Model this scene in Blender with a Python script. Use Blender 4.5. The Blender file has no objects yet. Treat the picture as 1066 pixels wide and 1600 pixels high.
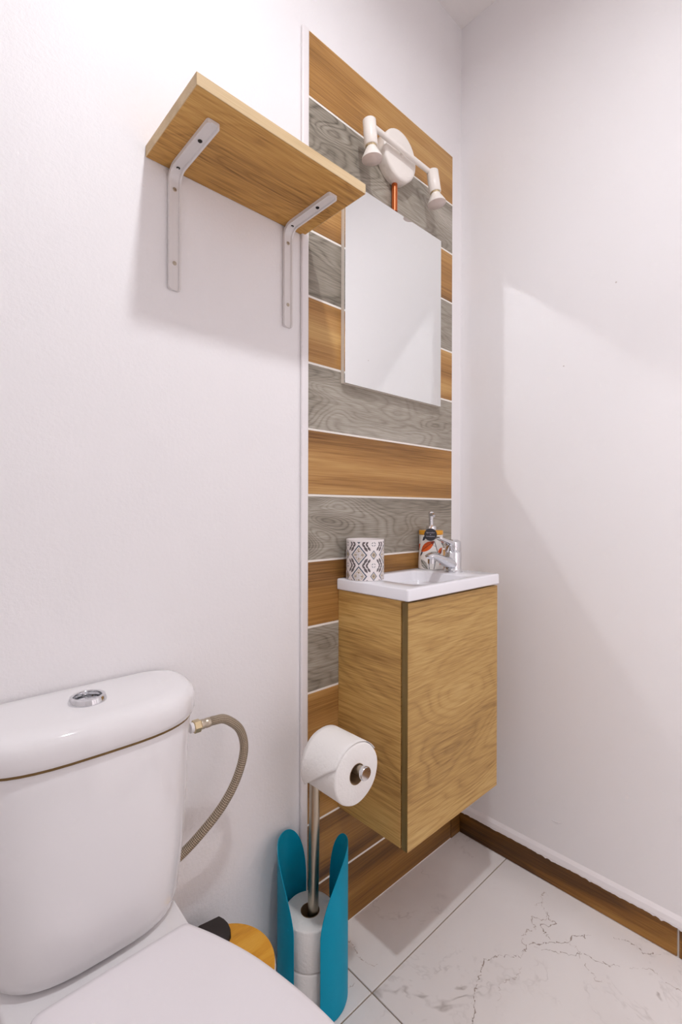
import bpy, bmesh, math, random
from mathutils import Vector, Matrix

random.seed(7)
S = bpy.context.scene
C = S.collection
PI = math.pi

# ---------------------------------------------------------------- camera
cam_d = bpy.data.cameras.new('camera')
cam = bpy.data.objects.new('camera', cam_d)
C.objects.link(cam)
F_PX = 744.51
YAW, PITCH, ROLL = 0.82182, -0.003676, 0.00234
_f = Vector((math.cos(YAW) * math.cos(PITCH), math.sin(YAW) * math.cos(PITCH), math.sin(PITCH)))
_r = Vector((math.sin(YAW), -math.cos(YAW), 0))
_u = _r.cross(_f)
_r2 = math.cos(ROLL) * _r + math.sin(ROLL) * _u
_u2 = -math.sin(ROLL) * _r + math.cos(ROLL) * _u
M4 = Matrix((( _r2.x, _u2.x, -_f.x, -1.31747), (_r2.y, _u2.y, -_f.y, -0.85715), (_r2.z, _u2.z, -_f.z, 1.02286), (0, 0, 0, 1)))
cam.matrix_world = M4
cam_d.sensor_fit = 'HORIZONTAL'
cam_d.sensor_width = 36
cam_d.lens = F_PX / 1066 * 36
cam_d.clip_start = 0.02
S.camera = cam

# ---------------------------------------------------------------- world, light, exposure
W = bpy.data.worlds.new('world'); S.world = W
W.use_nodes = True
W.node_tree.nodes['Background'].inputs[0].default_value = (0.8, 0.85, 1.0, 1)
W.node_tree.nodes['Background'].inputs[1].default_value = 0.3
S.view_settings.view_transform = 'Standard'
S.view_settings.look = 'None'
S.view_settings.gamma = 1
S.view_settings.use_curve_mapping = False
S.view_settings.exposure = 0.17
cy = S.cycles
cy.use_denoising = True
cy.max_bounces = 6
cy.diffuse_bounces = 5
cy.glossy_bounces = 3
cy.caustics_reflective = True
cy.blur_glossy = 0.0
cy.sample_clamp_indirect = 0
cy.sample_clamp_direct = 0
cy.use_guiding = True
cy.time_limit = 1050          # seconds, a safety stop only
cy.use_volume_guiding = False
cy.use_deterministic_guiding = False
cy.use_adaptive_sampling = True
cy.adaptive_threshold = 0.05
cy.adaptive_min_samples = 20
cy.guiding_training_samples = 128

LAMP = (-0.92, -0.75, 2.48)            # the room's ceiling lamp
LAMP_W = 10.4
HALL_FILL_W = 34.0  # fill lamp added in the unseen hall to lift the room's shadows
lamp_light = bpy.data.lights.new('ceiling_lamp_light', 'AREA')
lamp_light.shape = 'DISK'; lamp_light.size = 0.085
lamp_light.energy = LAMP_W; lamp_light.color = (0.92, 0.95, 1.0)
hall_fill = bpy.data.lights.new('hall_fill_light', 'AREA')
hall_fill.shape = 'DISK'; hall_fill.size = 0.40
hall_fill.energy = HALL_FILL_W; hall_fill.color = (0.98, 0.97, 1.0)

# ---------------------------------------------------------------- helpers
def srgb(r, g, b):
    f = lambda c: (c / 12.92 if c <= 0.04045 else ((c + 0.055) / 1.055) ** 2.4)
    return (f(r / 255), f(g / 255), f(b / 255), 1)

def obj(name, bm, mat=None, parent=None, smooth=False, angle=None):
    me = bpy.data.meshes.new(name)
    bmesh.ops.recalc_face_normals(bm, faces=bm.faces)
    bm.to_mesh(me); bm.free()
    for m in (mat if isinstance(mat, (list, tuple)) else [mat]):
        if m: me.materials.append(m)
    o = bpy.data.objects.new(name, me)
    C.objects.link(o)
    if smooth:
        me.shade_smooth()
        if angle is not None:
            me.set_sharp_from_angle(angle=math.radians(angle))
    if parent:
        o.parent = parent
        o.matrix_parent_inverse = Matrix.Translation(-Vector(parent.location)) if parent.type == 'EMPTY' else Matrix.Identity(4)
    return o

def thing(name, label, cat, loc=(0, 0, 0), group=None):
    o = bpy.data.objects.new(name, None); C.objects.link(o)
    o.location = loc; o.empty_display_size = 0.05
    return tag(o, label, cat, group)

def tag(o, label=None, cat=None, group=None, kind=None):
    if label: o['label'] = label
    if cat: o['category'] = cat
    if group: o['group'] = group
    if kind: o['kind'] = kind
    return o

def add_box(bm, x0, x1, y0, y1, z0, z1, bevel=0, seg=2):
    r = bmesh.ops.create_cube(bm, size=1)
    vs = r['verts']
    for v in vs:
        v.co = Vector(((x0 + x1) / 2 + v.co.x * (x1 - x0), (y0 + y1) / 2 + v.co.y * (y1 - y0), (z0 + z1) / 2 + v.co.z * (z1 - z0)))
    if bevel:
        es = list({e for v in vs for e in v.link_edges})
        bmesh.ops.bevel(bm, geom=es, offset=bevel, segments=seg, profile=0.5, affect='EDGES')
    return bm

def box(*a, **k): return add_box(bmesh.new(), *a, **k)

def frame_from(d):
    d = Vector(d).normalized()
    a = Vector((0, 0, 1)) if abs(d.z) < 0.95 else Vector((1, 0, 0))
    u = a.cross(d).normalized(); v = d.cross(u)
    return u, v

def add_rings(bm, rings, cap0=True, cap1=True, closed=True, uv=None):
    """rings: list of lists of Vector, equal length"""
    R = [[bm.verts.new(p) for p in ring] for ring in rings]
    n = len(R[0])
    faces = []
    for i in range(len(R) - 1):
        for j in range(n if closed else n - 1):
            k = (j + 1) % n
            faces.append(bm.faces.new((R[i][j], R[i][k], R[i + 1][k], R[i + 1][j])))
    if cap0: bm.faces.new(R[0][::-1])
    if cap1: bm.faces.new(R[-1])
    return R, faces

def add_tube(bm, pts, r, n=20, cap=True):
    pts = [Vector(p) for p in pts]
    rs = r if isinstance(r, (list, tuple)) else [r] * len(pts)
    rings = []; u = None
    for i, p in enumerate(pts):
        if i == 0: d = pts[1] - p
        elif i == len(pts) - 1: d = p - pts[i - 1]
        else: d = (pts[i + 1] - p).normalized() + (p - pts[i - 1]).normalized()
        d.normalize()
        if u is None: u, v = frame_from(d)
        else:
            u = (u - d * u.dot(d)).normalized(); v = d.cross(u)
        rings.append([p + (u * math.cos(2 * PI * k / n) + v * math.sin(2 * PI * k / n)) * rs[i] for k in range(n)])
    return add_rings(bm, rings, cap, cap)

def tube(pts, r, n=20): 
    bm = bmesh.new(); add_tube(bm, pts, r, n); return bm

def add_lathe(bm, prof, c=(0, 0, 0), axis=(0, 0, 1), n=48, cap0=True, cap1=True):
    """prof: (radius, height along axis)"""
    u, v = frame_from(axis); a = Vector(axis).normalized(); c = Vector(c)
    rings = [[c + a * h + (u * math.cos(2 * PI * k / n) + v * math.sin(2 * PI * k / n)) * max(r, 1e-5) for k in range(n)] for r, h in prof]
    return add_rings(bm, rings, cap0, cap1)

def lathe(prof, c=(0, 0, 0), axis=(0, 0, 1), n=48, cap0=True, cap1=True):
    bm = bmesh.new(); add_lathe(bm, prof, c, axis, n, cap0, cap1); return bm

def catmull(pts, n=8):
    pts = [Vector(p) for p in pts]
    out = []
    P = [2 * pts[0] - pts[1]] + pts + [2 * pts[-1] - pts[-2]]
    for i in range(1, len(P) - 2):
        p0, p1, p2, p3 = P[i - 1:i + 3]
        for k in range(n):
            t = k / n
            out.append(0.5 * ((2 * p1) + (p2 - p0) * t + (2 * p0 - 5 * p1 + 4 * p2 - p3) * t * t + (3 * p1 - p0 - 3 * p2 + p3) * t ** 3))
    out.append(pts[-1])
    return out

# ---------------------------------------------------------------- materials
def mat(name, col, rough=0.5, metal=0.0, spec=0.5, coat=0.0, emis=None, estr=0):
    m = bpy.data.materials.new(name); m.use_nodes = True
    b = m.node_tree.nodes['Principled BSDF']
    b.inputs['Base Color'].default_value = col
    b.inputs['Roughness'].default_value = rough
    b.inputs['Metallic'].default_value = metal
    b.inputs['Specular IOR Level'].default_value = spec
    b.inputs['Coat Weight'].default_value = coat
    if coat: b.inputs['Coat Roughness'].default_value = 0.05
    if emis:
        b.inputs['Emission Color'].default_value = emis
        b.inputs['Emission Strength'].default_value = estr
    return m

class NB:
    def __init__(s, m): s.t = m.node_tree; s.n = s.t.nodes; s.l = s.t.links; s.b = s.n['Principled BSDF']
    def new(s, typ, **k):
        nd = s.n.new(typ)
        for a, v in k.items():
            if a.startswith('i_'): nd.inputs[a[2:].replace('_', ' ')].default_value = v
            else: setattr(nd, a, v)
        return nd
    def link(s, a, b): s.l.new(a, b)
    def math(s, op, a, b=None, clamp=False):
        nd = s.n.new('ShaderNodeMath'); nd.operation = op; nd.use_clamp = clamp
        for i, v in enumerate((a, b)):
            if v is None: continue
            if isinstance(v, (int, float)): nd.inputs[i].default_value = v
            else: s.link(v, nd.inputs[i])
        return nd.outputs[0]
    def vmul(s, a, vec):
        nd = s.n.new('ShaderNodeVectorMath'); nd.operation = 'MULTIPLY'
        s.link(a, nd.inputs[0]); nd.inputs[1].default_value = vec
        return nd.outputs[0]
    def vadd(s, a, b):
        nd = s.n.new('ShaderNodeVectorMath'); nd.operation = 'ADD'
        s.link(a, nd.inputs[0])
        if isinstance(b, tuple): nd.inputs[1].default_value = b
        else: s.link(b, nd.inputs[1])
        return nd.outputs[0]
    def noise(s, v, scale=1, detail=2, rough=0.5, dist=0):
        nd = s.new('ShaderNodeTexNoise', i_Scale=scale, i_Detail=detail, i_Roughness=rough, i_Distortion=dist)
        s.link(v, nd.inputs['Vector']); return nd.outputs['Fac']
    def ramp(s, fac, stops):
        nd = s.n.new('ShaderNodeValToRGB')
        e = nd.color_ramp.elements
        while len(e) < len(stops): e.new(0.5)
        for el, (p, c) in zip(e, stops): el.position = p; el.color = c
        s.link(fac, nd.inputs[0]); return nd.outputs[0]
    def bump(s, h, strength=0.2, dist=0.001):
        nd = s.new('ShaderNodeBump', i_Strength=strength, i_Distance=dist)
        s.link(h, nd.inputs['Height']); s.link(nd.outputs[0], s.b.inputs['Normal'])

def wood(name, dark, mid, light, stretch, rings=8, ringw=0.35, fib=0.3, low=0.55, rough=0.45, rnd=True, off=(0, 0, 0), warp=0.3):
    """stretch: per-axis frequency; the grain runs along the axis with the small number"""
    m = mat(name, mid, rough, spec=0.4)
    N = NB(m)
    tc = N.new('ShaderNodeTexCoord').outputs['Object']
    if rnd:
        oi = N.new('ShaderNodeObjectInfo').outputs['Random']
        cb = N.new('ShaderNodeCombineXYZ')
        N.link(N.math('MULTIPLY', oi, 31.7), cb.inputs[0]); N.link(N.math('MULTIPLY', oi, 57.3), cb.inputs[1]); N.link(N.math('MULTIPLY', oi, 83.1), cb.inputs[2])
        tc = N.vadd(tc, cb.outputs[0])
    tc = N.vadd(tc, off)
    v = N.vmul(tc, tuple(stretch))
    n1 = N.noise(v, 1.0, 0.6, 0.4, warp)
    wig = N.noise(N.vmul(tc, tuple(q * 4 for q in stretch)), 1.0, 0)
    f = N.math('FRACT', N.math('MULTIPLY', N.math('ADD', n1, N.math('MULTIPLY', wig, 0.035)), rings))
    tri = N.math('SUBTRACT', 1.0, N.math('ABSOLUTE', N.math('SUBTRACT', N.math('MULTIPLY', f, 2.0), 1.0)))
    lines = N.math('POWER', tri, 2.2)                           # thin dark late-wood lines
    v2 = N.vmul(tc, tuple((q * 30 if q > min(stretch) * 1.5 else q * 5) for q in stretch))
    fibre = N.noise(v2, 1.0, 2, 0.7)
    lo = N.noise(N.vmul(tc, tuple(q * 0.55 for q in stretch)), 1.0, 1.5, 0.55, 0.4)
    mask = N.math('MULTIPLY', N.math('SUBTRACT', lo, 0.28), 2.2, True)
    lm = N.math('MULTIPLY', N.math('MULTIPLY', lines, mask), -ringw)
    t = N.math('ADD', N.math('MULTIPLY', N.math('SUBTRACT', n1, 0.5), low * 2.0), lm)
    t = N.math('ADD', t, N.math('MULTIPLY', N.math('SUBTRACT', fibre, 0.5), fib * 2))
    t = N.math('ADD', t, 0.5 + ringw * 0.2, True)
    N.link(N.ramp(t, [(0.0, dark), (0.5, mid), (1.0, light)]), N.b.inputs['Base Color'])
    return m

WALL_C = srgb(241, 237, 237)
m_wall = mat('wall_paint', WALL_C, 0.5, spec=0.2)
m_wall_plain = mat('wall_paint_smooth', WALL_C, 0.45, spec=0.25)
N = NB(m_wall); _tc = N.new('ShaderNodeTexCoord').outputs['Object']
N.bump(N.noise(_tc, 150, 2.5, 0.65), 0.30, 0.0022)          # roller texture
m_ceil = mat('ceiling_paint', srgb(240, 235, 233), 0.8, spec=0.2)
m_white = mat('white_paint_gloss', srgb(238, 232, 232), 0.35)
m_grout = mat('grout', srgb(240, 234, 226), 0.85, spec=0.2)
m_floor_grout = mat('floor_grout', srgb(150, 132, 112), 0.9, spec=0.2)

# marble floor tile
m_marble = mat('marble_tile', srgb(226, 218, 214), 0.14, spec=0.5)
N = NB(m_marble)
_tc = N.new('ShaderNodeTexCoord').outputs['Object']
_oi = N.new('ShaderNodeObjectInfo').outputs['Random']
_cb = N.new('ShaderNodeCombineXYZ'); N.link(N.math('MULTIPLY', _oi, 41.0), _cb.inputs[0]); N.link(N.math('MULTIPLY', _oi, 17.0), _cb.inputs[1])
_p = N.vadd(_tc, _cb.outputs[0])
def vein(scale, thick, seed, dist):
    w = N.noise(N.vadd(_p, (seed, seed * .37, 0)), scale, 5, 0.68, dist)
    a = N.math('ABSOLUTE', N.math('SUBTRACT', w, 0.5))
    return N.math('SUBTRACT', 1.0, N.math('MULTIPLY', a, thick), True)
_g = N.math('MULTIPLY', N.math('SUBTRACT', N.noise(_p, 3.4, 1), 0.46), 7.0, True)
_br = N.math('MULTIPLY', N.math('SUBTRACT', N.noise(_p, 34, 2), 0.36), 3.0, True)
_v = N.math('MULTIPLY', N.math('MULTIPLY', N.math('MAXIMUM', vein(2.1, 75.0, 3.1, .5), N.math('MULTIPLY', vein(4.6, 60.0, 8.3, .3), .45)), _g), _br)
_cl = N.noise(_p, 2.2, 4, 0.6, 0.4)
_c1 = N.ramp(_cl, [(0.3, srgb(232, 225, 222)), (0.7, srgb(242, 237, 234))])
_mx = N.new('ShaderNodeMix', data_type='RGBA'); N.link(N.math('MULTIPLY', _v, 0.55, True), _mx.inputs[0])
N.link(_c1, _mx.inputs[6]); _mx.inputs[7].default_value = srgb(128, 112, 102)
N.link(_mx.outputs[2], N.b.inputs['Base Color'])

m_tile_b = wood('brown_wood_tile', srgb(104, 66, 26), srgb(174, 127, 70), srgb(208, 167, 106), (1.1, 12, 12), rings=7, ringw=0.14, fib=0.42, low=0.80, rough=0.38)
m_tile_g = wood('grey_wood_tile', srgb(78, 70, 58), srgb(150, 141, 127), srgb(192, 185, 173), (3.0, 10.5, 10.5), rings=20, ringw=0.42, fib=0.40, low=0.40, rough=0.42, warp=0.9)
m_tile_d = wood('dark_brown_wood_tile', srgb(66, 36, 8), srgb(140, 96, 41), srgb(182, 134, 67), (1.1, 13, 13), rings=7, ringw=0.2, fib=0.42, low=0.95, rough=0.38)
m_skirt = wood('skirting_wood_tile', srgb(58, 32, 6), srgb(128, 84, 32), srgb(184, 134, 65), (24, 1.5, 24), rings=6, ringw=0.2, fib=0.42, low=1.1, rough=0.38)
m_oak_front = wood('oak_decor_front', srgb(118, 80, 36), srgb(190, 151, 89), srgb(222, 190, 127), (2.2, 9, 9), rings=19, ringw=0.26, fib=0.46, low=0.38, rough=0.5, rnd=False, off=(3.35, 0, 1.2), warp=0.3)
m_oak_side = wood('oak_decor_side', srgb(125, 83, 35), srgb(202, 158, 90), srgb(237, 200, 129), (9, 1.8, 9), rings=19, ringw=0.26, fib=0.46, low=0.38, rough=0.5, rnd=False, off=(0, 5.2, 0.4), warp=0.4)
m_shelf = wood('oak_shelf', srgb(114, 74, 29), srgb(198, 147, 77), srgb(231, 187, 111), (2.2, 10, 10), rings=20, ringw=0.30, fib=0.46, low=0.38, rough=0.5, rnd=False, off=(1.3, 4.4, 2), warp=0.5)
m_shelf_edge = wood('oak_shelf_edge', srgb(164, 134, 92), srgb(206, 178, 136), srgb(228, 206, 168), (2, 30, 30), rings=4, ringw=0.2, fib=0.3, low=0.3, rough=0.5)
m_door_edge = wood('door_edge_band', srgb(84, 66, 30), srgb(122, 98, 52), srgb(146, 122, 74), (30, 30, 2), rings=4, ringw=0.1, fib=0.3, low=0.3)
m_bamboo = wood('bamboo', srgb(176, 108, 20), srgb(224, 158, 44), srgb(242, 188, 78), (10, 40, 30), rings=5, ringw=0.25, fib=0.3, low=0.4, rough=0.35)
m_ceramic = mat('white_ceramic', srgb(238, 234, 234), 0.07, spec=0.5)
m_seat = mat('white_seat_plastic', srgb(236, 230, 232), 0.22, spec=0.45)
m_basin = mat('basin_white', srgb(244, 242, 246), 0.12, spec=0.5)
m_chrome = mat('chrome', srgb(225, 225, 228), 0.06, metal=1)
m_steel = mat('brushed_steel', srgb(190, 178, 160), 0.34, metal=1)
m_brass = mat('nickel_brass', srgb(214, 196, 158), 0.25, metal=1)
m_copper = mat('copper_pipe', srgb(184, 90, 34), 0.3, metal=0.35)
m_mirror = mat('mirror_glass', (0.93, 0.94, 0.935, 1), 0.0, metal=1)
m_mirror_side = mat('mirror_edge', srgb(226, 216, 204), 0.4)
m_black = mat('black_plastic', srgb(38, 30, 27), 0.4)
m_dark = mat('dark_gap', srgb(40, 34, 28), 0.8)
m_bracket = mat('bracket_white', srgb(228, 222, 220), 0.38)
m_lampwhite = mat('lamp_white_enamel', srgb(240, 232, 224), 0.3)
m_bulb_glass = mat('bulb_frosted', srgb(214, 198, 190), 0.35)
m_bulb_neck = mat('bulb_neck', srgb(240, 220, 190), 0.35)
m_teal = mat('teal_lacquer', srgb(0, 150, 182), 0.5, spec=0.15)
m_paper = mat('toilet_paper', srgb(244, 240, 236), 0.95, spec=0.1)
N = NB(m_paper); _tc = N.new('ShaderNodeTexCoord').outputs['Object']
_vo = N.new('ShaderNodeTexVoronoi', feature='DISTANCE_TO_EDGE', i_Scale=95.0); N.link(_tc, _vo.inputs['Vector'])
N.bump(N.math('ADD', N.math('MULTIPLY', _vo.outputs['Distance'], 1.5), N.noise(_tc, 300, 2)), 0.35, 0.0012)
m_card = mat('cardboard_core', srgb(150, 122, 92), 0.9, spec=0.1)
m_hose = mat('braided_steel', srgb(170, 150, 126), 0.36, metal=0.6)
N = NB(m_hose); _uv = N.new('ShaderNodeTexCoord').outputs['UV']
_sx = N.new('ShaderNodeSeparateXYZ'); N.link(_uv, _sx.inputs[0])
_a = N.math('SINE', N.math('ADD', N.math('MULTIPLY', _sx.outputs[0], 2 * PI * 8), N.math('MULTIPLY', _sx.outputs[1], 2 * PI * 75)))
_b = N.math('SINE', N.math('SUBTRACT', N.math('MULTIPLY', _sx.outputs[0], 2 * PI * 8), N.math('MULTIPLY', _sx.outputs[1], 2 * PI * 75)))
_h = N.math('MULTIPLY', _a, _b)
N.link(N.ramp(N.math('ADD', N.math('MULTIPLY', _h, 0.5), 0.5), [(0.2, srgb(104, 88, 70)), (0.7, srgb(206, 190, 168))]), N.b.inputs['Base Color'])
N.bump(_h, 0.6, 0.0008)

# ================================================================ THE SETTING
XL, YF, ZC = -1.85, -1.50, 2.5564
PX0, PX1, ZT, PITCHZ = -0.6289, -0.0561, 2.1215, 0.152

def struct(name, bm, m, label, **k):
    o = obj(name, bm, m, **k); tag(o, label, name.split('_')[0], kind='structure'); return o

floor = struct('floor', box(XL, 0.0, YF, 0.0, -0.06, -0.0025), m_floor_grout, 'white marble-look tiled floor with grey grout')
ceiling = struct('ceiling', box(XL - .1, 0.1, YF - .1, 0.1, ZC, ZC + 0.06), m_ceil, 'plain off-white ceiling')
wall_back = struct('wall_back', box(XL - .1, 0.1, 0.0, 0.1, -0.06, ZC), m_wall, 'white painted wall with a wood-look tile strip')
wall_right = struct('wall_right', box(0.0, 0.1, YF - .1, 0.0, -0.06, ZC), m_wall_plain, 'plain white painted side wall with light patch')
wall_left = struct('wall_left', box(XL - .1, XL, YF - .1, 0.0, -0.06, ZC), m_wall_plain, 'plain white painted side wall by the toilet')
DX0, DX1, DZ = -0.82, -0.10, 2.05  # unseen opening, placed so the added hall light reaches the right side
bm = box(XL, DX0, YF - .1, YF, -0.06, ZC)
add_box(bm, DX1, 0.0, YF - .1, YF, -0.06, ZC)
add_box(bm, DX0, DX1, YF - .1, YF, DZ, ZC)
wall_front = struct('wall_front', bm, m_wall_plain, 'white wall with the doorway facing the washbasin')
bm = box(DX0 - .06, DX0, YF, YF + .015, 0, DZ + .06, bevel=.003)
add_box(bm, DX1, DX1 + .06, YF, YF + .015, 0, DZ + .06, bevel=.003)
add_box(bm, DX0, DX1, YF, YF + .015, DZ, DZ + .06, bevel=.003)
struct('trim_2', bm, m_white, 'white door casing around the doorway')

# unseen hall added behind the doorway so that soft fill light comes in
HY = YF - 1.5
floor_hall = struct('floor_hall', box(-2.0, 0.6, HY, YF - .1, -0.06, 0.0), m_marble, 'hall floor outside the doorway')
struct('ceiling_hall', box(-2.1, 0.7, HY - .1, YF - .1, ZC, ZC + .06), m_ceil, 'hall ceiling outside the doorway')
struct('wall_hall', box(-2.1, 0.7, HY - .1, HY, -0.06, ZC), m_wall_plain, 'hall wall opposite the doorway')
struct('wall_hall_left', box(-2.1, -2.0, HY, YF - .1, -0.06, ZC), m_wall_plain, 'hall end wall on the toilet side')
struct('wall_hall_right', box(0.6, 0.7, HY, YF - .1, -0.06, ZC), m_wall_plain, 'hall end wall on the basin side')

# floor tiles
def slab_mesh(name, sx, sy, sz, bev, m):
    bm = box(-sx / 2, sx / 2, -sy / 2, sy / 2, -sz / 2, sz / 2, bevel=bev, seg=1)
    me = bpy.data.meshes.new(name); bm.to_mesh(me); bm.free(); me.materials.append(m); return me
def piece(name, me, loc, parent):
    o = bpy.data.objects.new(name, me); C.objects.link(o); o.location = loc; o.parent = parent
    return o
GX, GY, TS, GW = -0.582, -0.166, 0.603, 0.003
xs = sorted({max(XL, min(0.0, GX + k * TS)) for k in range(-3, 3)})
ys = sorted({max(YF, min(0.0, GY + k * TS)) for k in range(-3, 3)})
_cache = {}
for i in range(len(xs) - 1):
    for j in range(len(ys) - 1):
        sx, sy = xs[i + 1] - xs[i] - GW, ys[j + 1] - ys[j] - GW
        if sx < .01 or sy < .01: continue
        key = (round(sx, 4), round(sy, 4))
        if key not in _cache: _cache[key] = slab_mesh('floor_tile', sx, sy, 0.004, 0.0006, m_marble)
        piece('floor_tile', _cache[key], ((xs[i] + xs[i + 1]) / 2, (ys[j] + ys[j + 1]) / 2, -0.002), floor)

# printed marble veins on the big tile in front of the vanity
m_vein = mat('marble_vein', srgb(176, 162, 152), 0.14)
m_vein2 = mat('marble_vein_faint', srgb(200, 187, 179), 0.14)
def vein_strip(pts, w, m, seed, jit=.004):
    rnd = random.Random(seed)
    c = catmull([(x, y, 0) for x, y in pts], 14)
    P = []
    ox = oy = 0
    for q in c:
        ox = ox * .75 + rnd.uniform(-jit, jit); oy = oy * .75 + rnd.uniform(-jit, jit)
        P.append(Vector((q.x + ox, q.y + oy, 0.00012)))
    bm = bmesh.new(); row = []
    for i, q in enumerate(P):
        t = (P[min(i + 1, len(P) - 1)] - P[max(i - 1, 0)]).normalized()
        n = Vector((-t.y, t.x, 0)); f = i / (len(P) - 1)
        ww = w * (0.15 + rnd.random() ** 2.2 * 1.3) * (math.sin(PI * min(max(f, .03), .97)) ** .4)
        row.append((bm.verts.new(q + n * ww), bm.verts.new(q - n * ww)))
    for i in range(len(row) - 1):
        if rnd.random() < .13: continue
        bm.faces.new((row[i][0], row[i][1], row[i + 1][1], row[i + 1][0]))
    return obj('vein_print', bm, m, floor)
vein_strip([(-.50, -.352), (-.47, -.338), (-.43, -.318), (-.39, -.304), (-.35, -.293), (-.316, -.296), (-.295, -.318), (-.273, -.344)], .0016, m_vein, 1)
vein_strip([(-.273, -.344), (-.25, -.338), (-.223, -.351), (-.19, -.372), (-.154, -.396), (-.12, -.408), (-.095, -.433)], .0018, m_vein, 2)
vein_strip([(-.223, -.351), (-.20, -.40), (-.168, -.44), (-.150, -.48), (-.135, -.501)], .0015, m_vein, 3)
vein_strip([(-.25, -.338), (-.215, -.318), (-.18, -.326), (-.15, -.318), (-.115, -.335), (-.08, -.300)], .0013, m_vein2, 4, .005)
vein_strip([(-.18, -.372), (-.165, -.345), (-.13, -.352), (-.105, -.338)], .0015, m_vein, 5, .005)
vein_strip([(-.154, -.396), (-.16, -.425), (-.19, -.455), (-.205, -.50)], .0012, m_vein2, 6, .005)
vein_strip([(-.11, -.29), (-.085, -.305), (-.06, -.296), (-.045, -.31)], .0014, m_vein2, 7)
vein_strip([(-.40, -.36), (-.36, -.345), (-.33, -.36), (-.29, -.352)], .0011, m_vein2, 8, .004)
vein_strip([(-.06, -.47), (-.045, -.50), (-.05, -.53), (-.03, -.56)], .0014, m_vein, 9)
vein_strip([(-.12, -.52), (-.09, -.56), (-.10, -.60), (-.07, -.64)], .0013, m_vein2, 10)
vein_strip([(-.66, -.05), (-.63, -.075), (-.62, -.11), (-.59, -.13)], .0016, m_vein2, 11)
vein_strip([(-.56, -.02), (-.53, -.05), (-.545, -.09), (-.52, -.14)], .0014, m_vein2, 12)

# wood-look tile strip on the back wall
bm = box(PX0, PX1, -0.0052, 0.0, 0.0, ZT)
obj('grout_bed', bm, m_grout, wall_back)
tw = PX1 - PX0
gap = 0.0050
full_b = slab_mesh('tile', tw - .001, 0.006, PITCHZ - gap, 0.0008, m_tile_b)
full_g = slab_mesh('tile', tw - .001, 0.006, PITCHZ - gap, 0.0008, m_tile_g)
full_d = slab_mesh('tile', tw - .001, 0.006, PITCHZ - gap, 0.0008, m_tile_d)
for k in range(13):
    me = full_d if k >= 11 else (full_b if k % 2 == 0 else full_g)
    piece('tile', me, ((PX0 + PX1) / 2, -0.003, ZT - (k + 0.5) * PITCHZ), wall_back)
zb = ZT - 13 * PITCHZ
piece('tile', slab_mesh('tile', tw - .001, 0.006, zb - gap, 0.0008, m_tile_d), ((PX0 + PX1) / 2, -0.003, (zb - gap / 2) / 2 + .001), wall_back)
# edge strip of plaster on the left of the tile strip
struct('trim_1', box(PX0 - .020, PX0 - .0006, -0.0075, 0.0, 0.0, ZT + .0, bevel=.003), m_white, 'white painted plaster edge strip beside the wood-look tiles')

# small marks in the paint of the side wall
m_mark = mat('paint_mark', srgb(206, 194, 190), 0.7)
obj('paint_mark', lathe([(.0022, 0), (.0018, .0004), (0, .0005)], (0, -0.4501, 1.5954), (-1, 0, 0), 12), m_mark, wall_right)
obj('paint_mark', lathe([(.0020, 0), (.0016, .0004), (0, .0005)], (0, -0.3224, 1.4137), (-1, 0, 0), 12), m_mark, wall_right)
obj('paint_chip', tube([(-.0004, -0.2946, 0.1716), (-.0010, -0.3101, 0.1727), (-.0004, -0.3256, 0.1778)], [.0006, .0016, .0006], 8), m_white, wall_right)

# skirting tiles on the right wall
BH = 0.068
bb_r = struct('baseboard_right', box(-0.005, 0.0, YF, -0.0, 0.0, BH - .004), m_grout, 'brown wood-look tile skirting along the side wall')
for y0, y1 in ((-0.586, -0.008), (-1.19, -0.590), (YF, -1.194)):
    piece('skirting_tile', slab_mesh('skirting_tile', 0.008, y1 - y0 - .0005, BH, 0.0008, m_skirt), (-0.006, (y0 + y1) / 2, BH / 2 + .001), bb_r)
# uneven filler bead above the skirting
bm = bmesh.new()
ny = 220
rings = []
for i in range(ny + 1):
    y = -1.2 * i / ny - 0.004
    w = 0.0016 * (random.random() - .5) - (0.0030 * random.random() if random.random() < .22 else 0) + 0.0006 * math.sin(i * .21)
    zlo = BH - 0.001 + min(0.004, w)
    rings.append([Vector((0, y, zlo + .001)), Vector((-0.0106, y, zlo)), Vector((-0.0106, y, BH + .004)), Vector((-0.0075, y, BH + .014)), Vector((0, y, BH + .0225))])
add_rings(bm, rings)
obj('filler_bead', bm, m_white, bb_r)
bb_b = struct('baseboard_back', box(PX1, 0.0, -0.004, 0.0, 0.0, BH - .004), m_grout, 'short brown skirting piece beside the tile strip')
piece('skirting_tile', slab_mesh('skirting_tile', -PX1 - .008, 0.007, BH, 0.0008, m_tile_d), (PX1 / 2 - .003, -0.0045, BH / 2 + .001), bb_b)
obj('filler_bead', box(PX1 + .001, 0.0, -0.007, 0, BH + .001, BH + .018, bevel=.002), m_white, bb_b)

# ================================================================ SHELF
sh = thing('wall_shelf', 'oak wall shelf on two white steel brackets above the toilet', 'shelf', (-0.818, 0, 1.648))
SX0, SX1, SYF, SZ0, SZ1 = -0.996, -0.640, -0.198, 1.648, 1.667
obj('board', box(SX0 + .0012, SX1 - .0012, SYF + .0012, -0.001, SZ0, SZ1), m_shelf, sh)
obj('edge_band', box(SX0, SX1, SYF, SYF + .0012, SZ0, SZ1, bevel=.0004, seg=1), m_shelf_edge, sh)
obj('edge_band', box(SX0, SX0 + .0012, SYF + .0012, -0.001, SZ0, SZ1), m_shelf_edge, sh)
obj('edge_band', box(SX1 - .0012, SX1, SYF + .0012, -0.001, SZ0, SZ1), m_shelf_edge, sh)

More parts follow.
